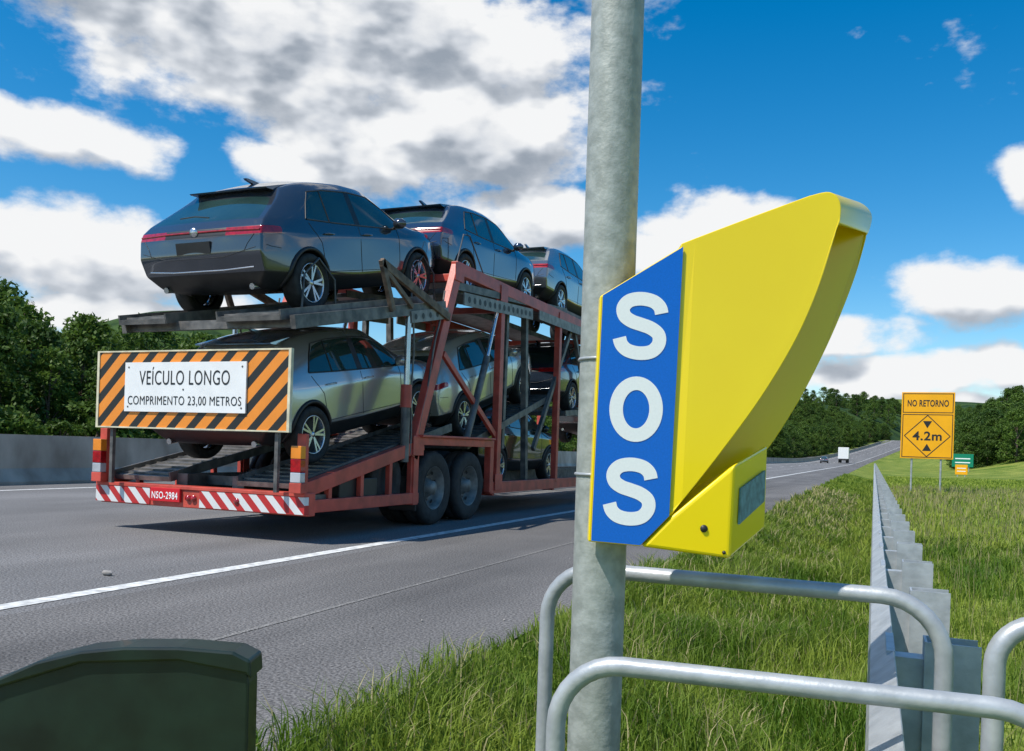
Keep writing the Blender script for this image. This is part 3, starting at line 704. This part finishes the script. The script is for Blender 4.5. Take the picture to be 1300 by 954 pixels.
# ------------------------------------------------------------ trees
def tree_mesh(seed,h=8,cr=2.6,low=.12,ncl=85,per=48,ls=.17):
    rg=np.random.RandomState(seed); mb=MB()
    lean=rg.uniform(-.4,.4,2)
    tp=[(lean[0]*k*k,lean[1]*k*k,h*.8*k) for k in np.linspace(0,1,6)]
    mb.tube(tp,[.17*(1-.8*k) for k in np.linspace(0,1,6)],8,0)
    cs=[]
    for i in range(ncl):
        z=rg.uniform(low,1); rad=cr*(math.sin(math.pi*min(1,.18+z*.80))**.7)*rg.uniform(.3,1.05)
        a=rg.uniform(0,2*math.pi); cs.append((rad*math.cos(a)+lean[0]*z,rad*math.sin(a)+lean[1]*z,h*z*.95))
    for i in range(0,ncl,7):
        c=cs[i]; z0=c[2]*.6; mb.tube([(lean[0]*.3,lean[1]*.3,z0),(c[0]*.5,c[1]*.5,(z0+c[2])/2+.1),c],[.06,.04,.015],5,0)
    V=[];
    for c in cs:
        r=rg.uniform(.45,.85)*cr/2.6; n=int(per*rg.uniform(.7,1.3))
        d=rg.normal(size=(n,3)); d/=np.linalg.norm(d,axis=1)[:,None]; p=np.array(c)+d*(rg.uniform(.3,1,(n,1))**.5)*r*np.array([1,1,.7])
        u=rg.normal(size=(n,3)); u/=np.linalg.norm(u,axis=1)[:,None]; nrm=d*.6+rg.normal(size=(n,3))*.5+np.array([0,0,.5])
        w=np.cross(nrm,u); w/=np.linalg.norm(w,axis=1)[:,None]; s_=rg.uniform(.6,1.3,(n,1))*ls
        V.append(np.stack([p-u*s_,p-w*s_*.5,p+u*s_,p+w*s_*.5],1))
    V=np.concatenate(V).reshape(-1,3); n=len(V)//4
    mb.add(V.tolist(),[(4*i,4*i+1,4*i+2,4*i+3) for i in range(n)],1,False)
    return mb.mesh('tree_crown',[bark,leaf])
tms=[tree_mesh(i,8,2.5+.3*(i%3),.06) for i in range(5)]
bush=[tree_mesh(20+i,3,2.0,.0,50,50,.16) for i in range(2)]
def inst(me,x,y,s,par,zs=1):
    o=link(bpy.data.objects.new('tree',me)); o.location=(x,y,float(H(x,y))-.1); o.scale=(s,s,s*zs); o.rotation_euler=(0,0,random.uniform(0,6.28)); o.parent=par
fr=empty('forest'); 
for row,(s0,sp,hh) in enumerate(((-33.5,1.9,.66),(-36.5,2.2,.84),(-40,2.3,.97),(-44,2.6,1.06),(-49,3.2,1.14))):
    t=8 if row<2 else 4
    while t<190:
        inst(random.choice(tms),s0+random.uniform(-1,1),t+random.uniform(-.8,.8),hh*random.uniform(.86,1.1),fr)
        t+=sp*(1+t/100)
for t in np.arange(10,120,2.0): inst(random.choice(bush),-31.6+random.uniform(-.6,.6),t,random.uniform(.5,.95),fr)
hf=empty('hillside_trees')
for i in range(520):
    t=random.uniform(215,470); qq=-20-abs(random.gauss(0,32)); x=qq+float(off(t)); inst(random.choice(tms),x,t,random.uniform(.7,1.25),hf)
rf=empty('tree_clump')
for i in range(46):
    t=random.uniform(120,165); x=random.uniform(9.5,19)+(t-120)*.05; inst(random.choice(tms),x,t,random.uniform(.5,.95),rf)
for i in range(200):
    t=random.uniform(260,520); x=random.uniform(9,60)+float(off(t)); 
    inst(random.choice(tms),x,t,random.uniform(.6,1.1),rf)
for i in range(420):
    t=random.uniform(560,1000); x=random.uniform(-60,300)+.2*(t-560); inst(random.choice(tms),x,t,random.uniform(1.0,1.8),rf)

# ------------------------------------------------------------ grass
def blades(name,n,fs_,ft_,hmin,hmax,wd,m,seed=1,lean=.5):
    rg=np.random.RandomState(seed); s,t=fs_(rg,n),ft_(rg,n); z=H(s,t)
    n=len(s); h=rg.uniform(hmin,hmax,n)*(.5+.8*np.sin(s*2.3+1.3*np.sin(t*1.7))**2); a=rg.uniform(0,2*math.pi,n); b=rg.uniform(0,2*math.pi,n)
    l=rg.uniform(.15,1,n)*lean*h; dx,dy=np.cos(a),np.sin(a); wx_,wy_=np.cos(b)*wd,np.sin(b)*wd
    dist=np.hypot(s,t); k=np.clip(dist/6,1,6); wx_*=k; wy_*=k
    P=np.zeros((n,5,3)); base=np.stack([s,t,z],1)
    P[:,0]=base+np.stack([wx_,wy_,0*s],1); P[:,1]=base-np.stack([wx_,wy_,0*s],1)
    mid=base+np.stack([dx*l*.35,dy*l*.35,h*.6],1); P[:,2]=mid-np.stack([wx_,wy_,0*s],1)*.7; P[:,3]=mid+np.stack([wx_,wy_,0*s],1)*.7
    P[:,4]=base+np.stack([dx*l,dy*l,h*(1-.25*lean)],1)
    me=bpy.data.meshes.new(name); me.vertices.add(n*5); me.vertices.foreach_set('co',P.ravel())
    me.loops.add(n*7); me.polygons.add(n*2); o=np.arange(n)*5
    li=np.stack([o,o+1,o+2,o+3,o+3,o+2,o+4],1).ravel(); me.loops.foreach_set('vertex_index',li.astype(np.int32))
    ls=np.stack([np.arange(n)*7,np.arange(n)*7+4],1).ravel(); me.polygons.foreach_set('loop_start',ls.astype(np.int32))
    me.materials.append(m); me.update(calc_edges=True); me.validate()
    return link(bpy.data.objects.new(name,me))
ga=empty('grass')
def tq(t0,t1,p=2.0): return lambda rg,n: t0+(t1-t0)*rg.rand(n)**p
specs=[
 (75000,lambda rg,n:-1.70+1.70*rg.rand(n)+.04*rg.randn(n),tq(1.2,14,1.6),.06,.21,.0033,grassm,.8),
 (30000,lambda rg,n:-1.70+1.70*rg.rand(n),tq(12,60,1.4),.08,.19,.004,grassm,.6),
 (75000,lambda rg,n:.25+5.5*rg.rand(n)**1.2,tq(1.2,16,1.4),.05,.19,.0033,grassm,.8),
 (50000,lambda rg,n:.2+16*rg.rand(n)**1.3,tq(14,75,1.5),.06,.19,.005,grassm,.6),
 (15000,lambda rg,n:.3+9*rg.rand(n),tq(3,45,1.3),.16,.36,.0016,strawm,.4),
 (9000,lambda rg,n:-.35+.7*rg.rand(n),tq(1.5,40,1.3),.12,.34,.004,grassm,.6),
 (8000,lambda rg,n:-1.7+1.7*rg.rand(n),tq(1.5,30,1.3),.10,.26,.003,strawm,.8),
]
for i,(n,a,b,h0,h1,w_,m,ln) in enumerate(specs):
    o=blades('grass_blades',n,a,b,h0,h1,w_,m,i+3,ln); o.parent=ga

# ------------------------------------------------------------ world
w=bpy.data.worlds.new('World'); sc.world=w; w.use_nodes=True; nt=w.node_tree; N=nt.nodes; L=nt.links
bg=N['Background']; bg.inputs[1].default_value=.13
SUN=Vector((-.36,-.55,1)).normalized()
sky=N.new('ShaderNodeTexSky'); sky.sky_type='NISHITA'; sky.sun_disc=False; sky.sun_elevation=math.asin(SUN.z); sky.sun_rotation=math.atan2(SUN.x,SUN.y)
sky.air_density=1.0; sky.dust_density=.3; sky.ozone_density=2.2
tc=N.new('ShaderNodeTexCoord')
vr=N.new('ShaderNodeVectorRotate'); vr.rotation_type='Z_AXIS'; vr.inputs['Angle'].default_value=-AL; L.new(tc.outputs['Generated'],vr.inputs[0])
sx=N.new('ShaderNodeSeparateXYZ'); L.new(vr.outputs[0],sx.inputs[0])
def M(op,a,b=None,c=None):
    m=N.new('ShaderNodeMath'); m.operation=op
    for i,x in enumerate((a,b,c)):
        if x is None: continue
        if isinstance(x,(int,float)): m.inputs[i].default_value=x
        else: L.new(x,m.inputs[i])
    return m.outputs[0]
az=M('ARCTAN2',sx.outputs[0],sx.outputs[1])
hor=M('SQRT',M('ADD',M('MULTIPLY',sx.outputs[0],sx.outputs[0]),M('MULTIPLY',sx.outputs[1],sx.outputs[1])))
zz=M('DIVIDE',sx.outputs[2],M('MAXIMUM',hor,.05))
cx=N.new('ShaderNodeCombineXYZ'); L.new(az,cx.inputs[0]); L.new(zz,cx.inputs[1])
blobs=[(-.24,.47,.40,.16,1.15),(-.50,.50,.26,.08,1.05),(-.06,.37,.20,.11,1.05),(-.16,.33,.16,.06,.9),(-.48,.308,.13,.045,.9),(-.50,.19,.18,.07,1),(-.42,.125,.2,.032,.85),(.02,.27,.15,.06,.9),(-.3,.22,.14,.05,.6),
(-.27,.31,.09,.035,.75),(.24,.262,.16,.035,.8),(.16,.235,.12,.035,.85),(.20,.19,.2,.04,.6),(.473,.178,.10,.045,1),(.545,.27,.045,.045,.9),(.375,.13,.09,.035,.85),(.42,.088,.17,.035,.8),(.54,.095,.11,.035,.8),(.50,.05,.25,.022,.7),(-.1,.60,.34,.10,1.1),
(1.3,.3,.4,.15,.9),(2.3,.4,.5,.15,1),(-1.2,.35,.4,.15,1),(-2.2,.3,.5,.12,1),(.0,1.2,.5,.3,.8)]
def blobsum(P):
    acc=None
    wn=N.new('ShaderNodeTexNoise'); wn.inputs['Scale'].default_value=9; wn.inputs['Detail'].default_value=3; L.new(P,wn.inputs[0])
    ws=N.new('ShaderNodeVectorMath'); ws.operation='MULTIPLY_ADD'; L.new(wn.outputs[1],ws.inputs[0]); ws.inputs[1].default_value=(.09,.05,0); L.new(P,ws.inputs[2])
    wo=N.new('ShaderNodeVectorMath'); wo.operation='SUBTRACT'; L.new(ws.outputs[0],wo.inputs[0]); wo.inputs[1].default_value=(.045,.025,0)
    for a,z,ra,rz,wt in blobs:
        s=N.new('ShaderNodeVectorMath'); s.operation='SUBTRACT'; L.new(wo.outputs[0],s.inputs[0]); s.inputs[1].default_value=(a,z,0)
        m=N.new('ShaderNodeVectorMath'); m.operation='MULTIPLY'; L.new(s.outputs[0],m.inputs[0]); m.inputs[1].default_value=(1/ra,1/rz,0)
        l=N.new('ShaderNodeVectorMath'); l.operation='LENGTH'; L.new(m.outputs[0],l.inputs[0])
        r=N.new('ShaderNodeMapRange'); r.interpolation_type='SMOOTHSTEP'; r.inputs[1].default_value=.1; r.inputs[2].default_value=1.35; r.inputs[3].default_value=wt; r.inputs[4].default_value=0; L.new(l.outputs['Value'],r.inputs[0])
        acc=r.outputs[0] if acc is None else M('MAXIMUM',acc,r.outputs[0])
    return acc
def density(P,acc,det):
    mp=N.new('ShaderNodeMapping'); mp.inputs['Scale'].default_value=(1,1.5,1); L.new(P,mp.inputs[0])
    n=N.new('ShaderNodeTexNoise'); n.inputs['Scale'].default_value=7; n.inputs['Detail'].default_value=det; n.inputs['Roughness'].default_value=.58; L.new(mp.outputs[0],n.inputs[0])
    return M('ADD',M('MULTIPLY',acc,.75),M('MULTIPLY',M('SUBTRACT',n.outputs[0],.5),1.7))
a0=blobsum(cx.outputs[0])
d0=density(cx.outputs[0],a0,10)
dl=density(cx.outputs[0],a0,3.5)
ofs=N.new('ShaderNodeVectorMath'); ofs.operation='ADD'; L.new(cx.outputs[0],ofs.inputs[0]); ofs.inputs[1].default_value=(-.015,.035,0)
d1=density(ofs.outputs[0],blobsum(ofs.outputs[0]),3.5)
def mr(x,a,b,c,d,sm=True):
    r=N.new('ShaderNodeMapRange'); r.interpolation_type='SMOOTHSTEP' if sm else 'LINEAR'
    for i,vv in enumerate((a,b,c,d)): r.inputs[i+1].default_value=vv
    L.new(x,r.inputs[0]); return r.outputs[0]
cover=mr(d0,.20,.50,0,1)
thick=mr(d1,.40,1.05,0,1)
grad=mr(M('SUBTRACT',d1,dl),-.12,.24,0,1)
fine=mr(M('SUBTRACT',d0,dl),-.25,.25,.25,-.25,False)
shade=M('ADD',M('ADD',M('MULTIPLY',thick,.55),M('MULTIPLY',grad,.5)),fine)
cr=N.new('ShaderNodeValToRGB'); el=cr.color_ramp.elements; el[0].position=.12; el[0].color=(.95,.96,.97,1); el[1].position=1; el[1].color=(.33,.38,.45,1)
e2=el.new(.5); e2.color=(.67,.71,.77,1); L.new(shade,cr.inputs[0])
cs=N.new('ShaderNodeVectorMath'); cs.operation='SCALE'; cs.inputs['Scale'].default_value=7.4; L.new(cr.outputs[0],cs.inputs[0])
hs=N.new('ShaderNodeHueSaturation'); hs.inputs['Hue'].default_value=.495; hs.inputs['Saturation'].default_value=1.5; hs.inputs['Value'].default_value=1.15; L.new(sky.outputs[0],hs.inputs['Color'])
mx=N.new('ShaderNodeMix'); mx.data_type='RGBA'; L.new(cover,mx.inputs[0]); L.new(hs.outputs[0],mx.inputs[6]); L.new(cs.outputs[0],mx.inputs[7])
L.new(mx.outputs[2],bg.inputs[0])
ld=bpy.data.lights.new('sun','SUN'); ld.energy=5; ld.angle=math.radians(.5); ld.color=(1,.955,.88)
lo=link(bpy.data.objects.new('sun',ld)); lo.rotation_euler=SUN.to_track_quat('Z','Y').to_euler(); lo.location=(0,0,30)

# ------------------------------------------------------------ camera
cam=bpy.data.cameras.new('camera'); co=link(bpy.data.objects.new('camera',cam)); sc.camera=co
cam.sensor_width=36; cam.lens=36*1100/1300; cam.shift_y=93/1300; cam.clip_end=6000; cam.clip_start=.05
Mx=Matrix.Rotation(AL,4,'Z')@Matrix.Rotation(math.pi/2,4,'X')@Matrix.Rotation(.033,4,'Z')
co.matrix_world=Matrix.Translation((0,0,1.0))@Mx
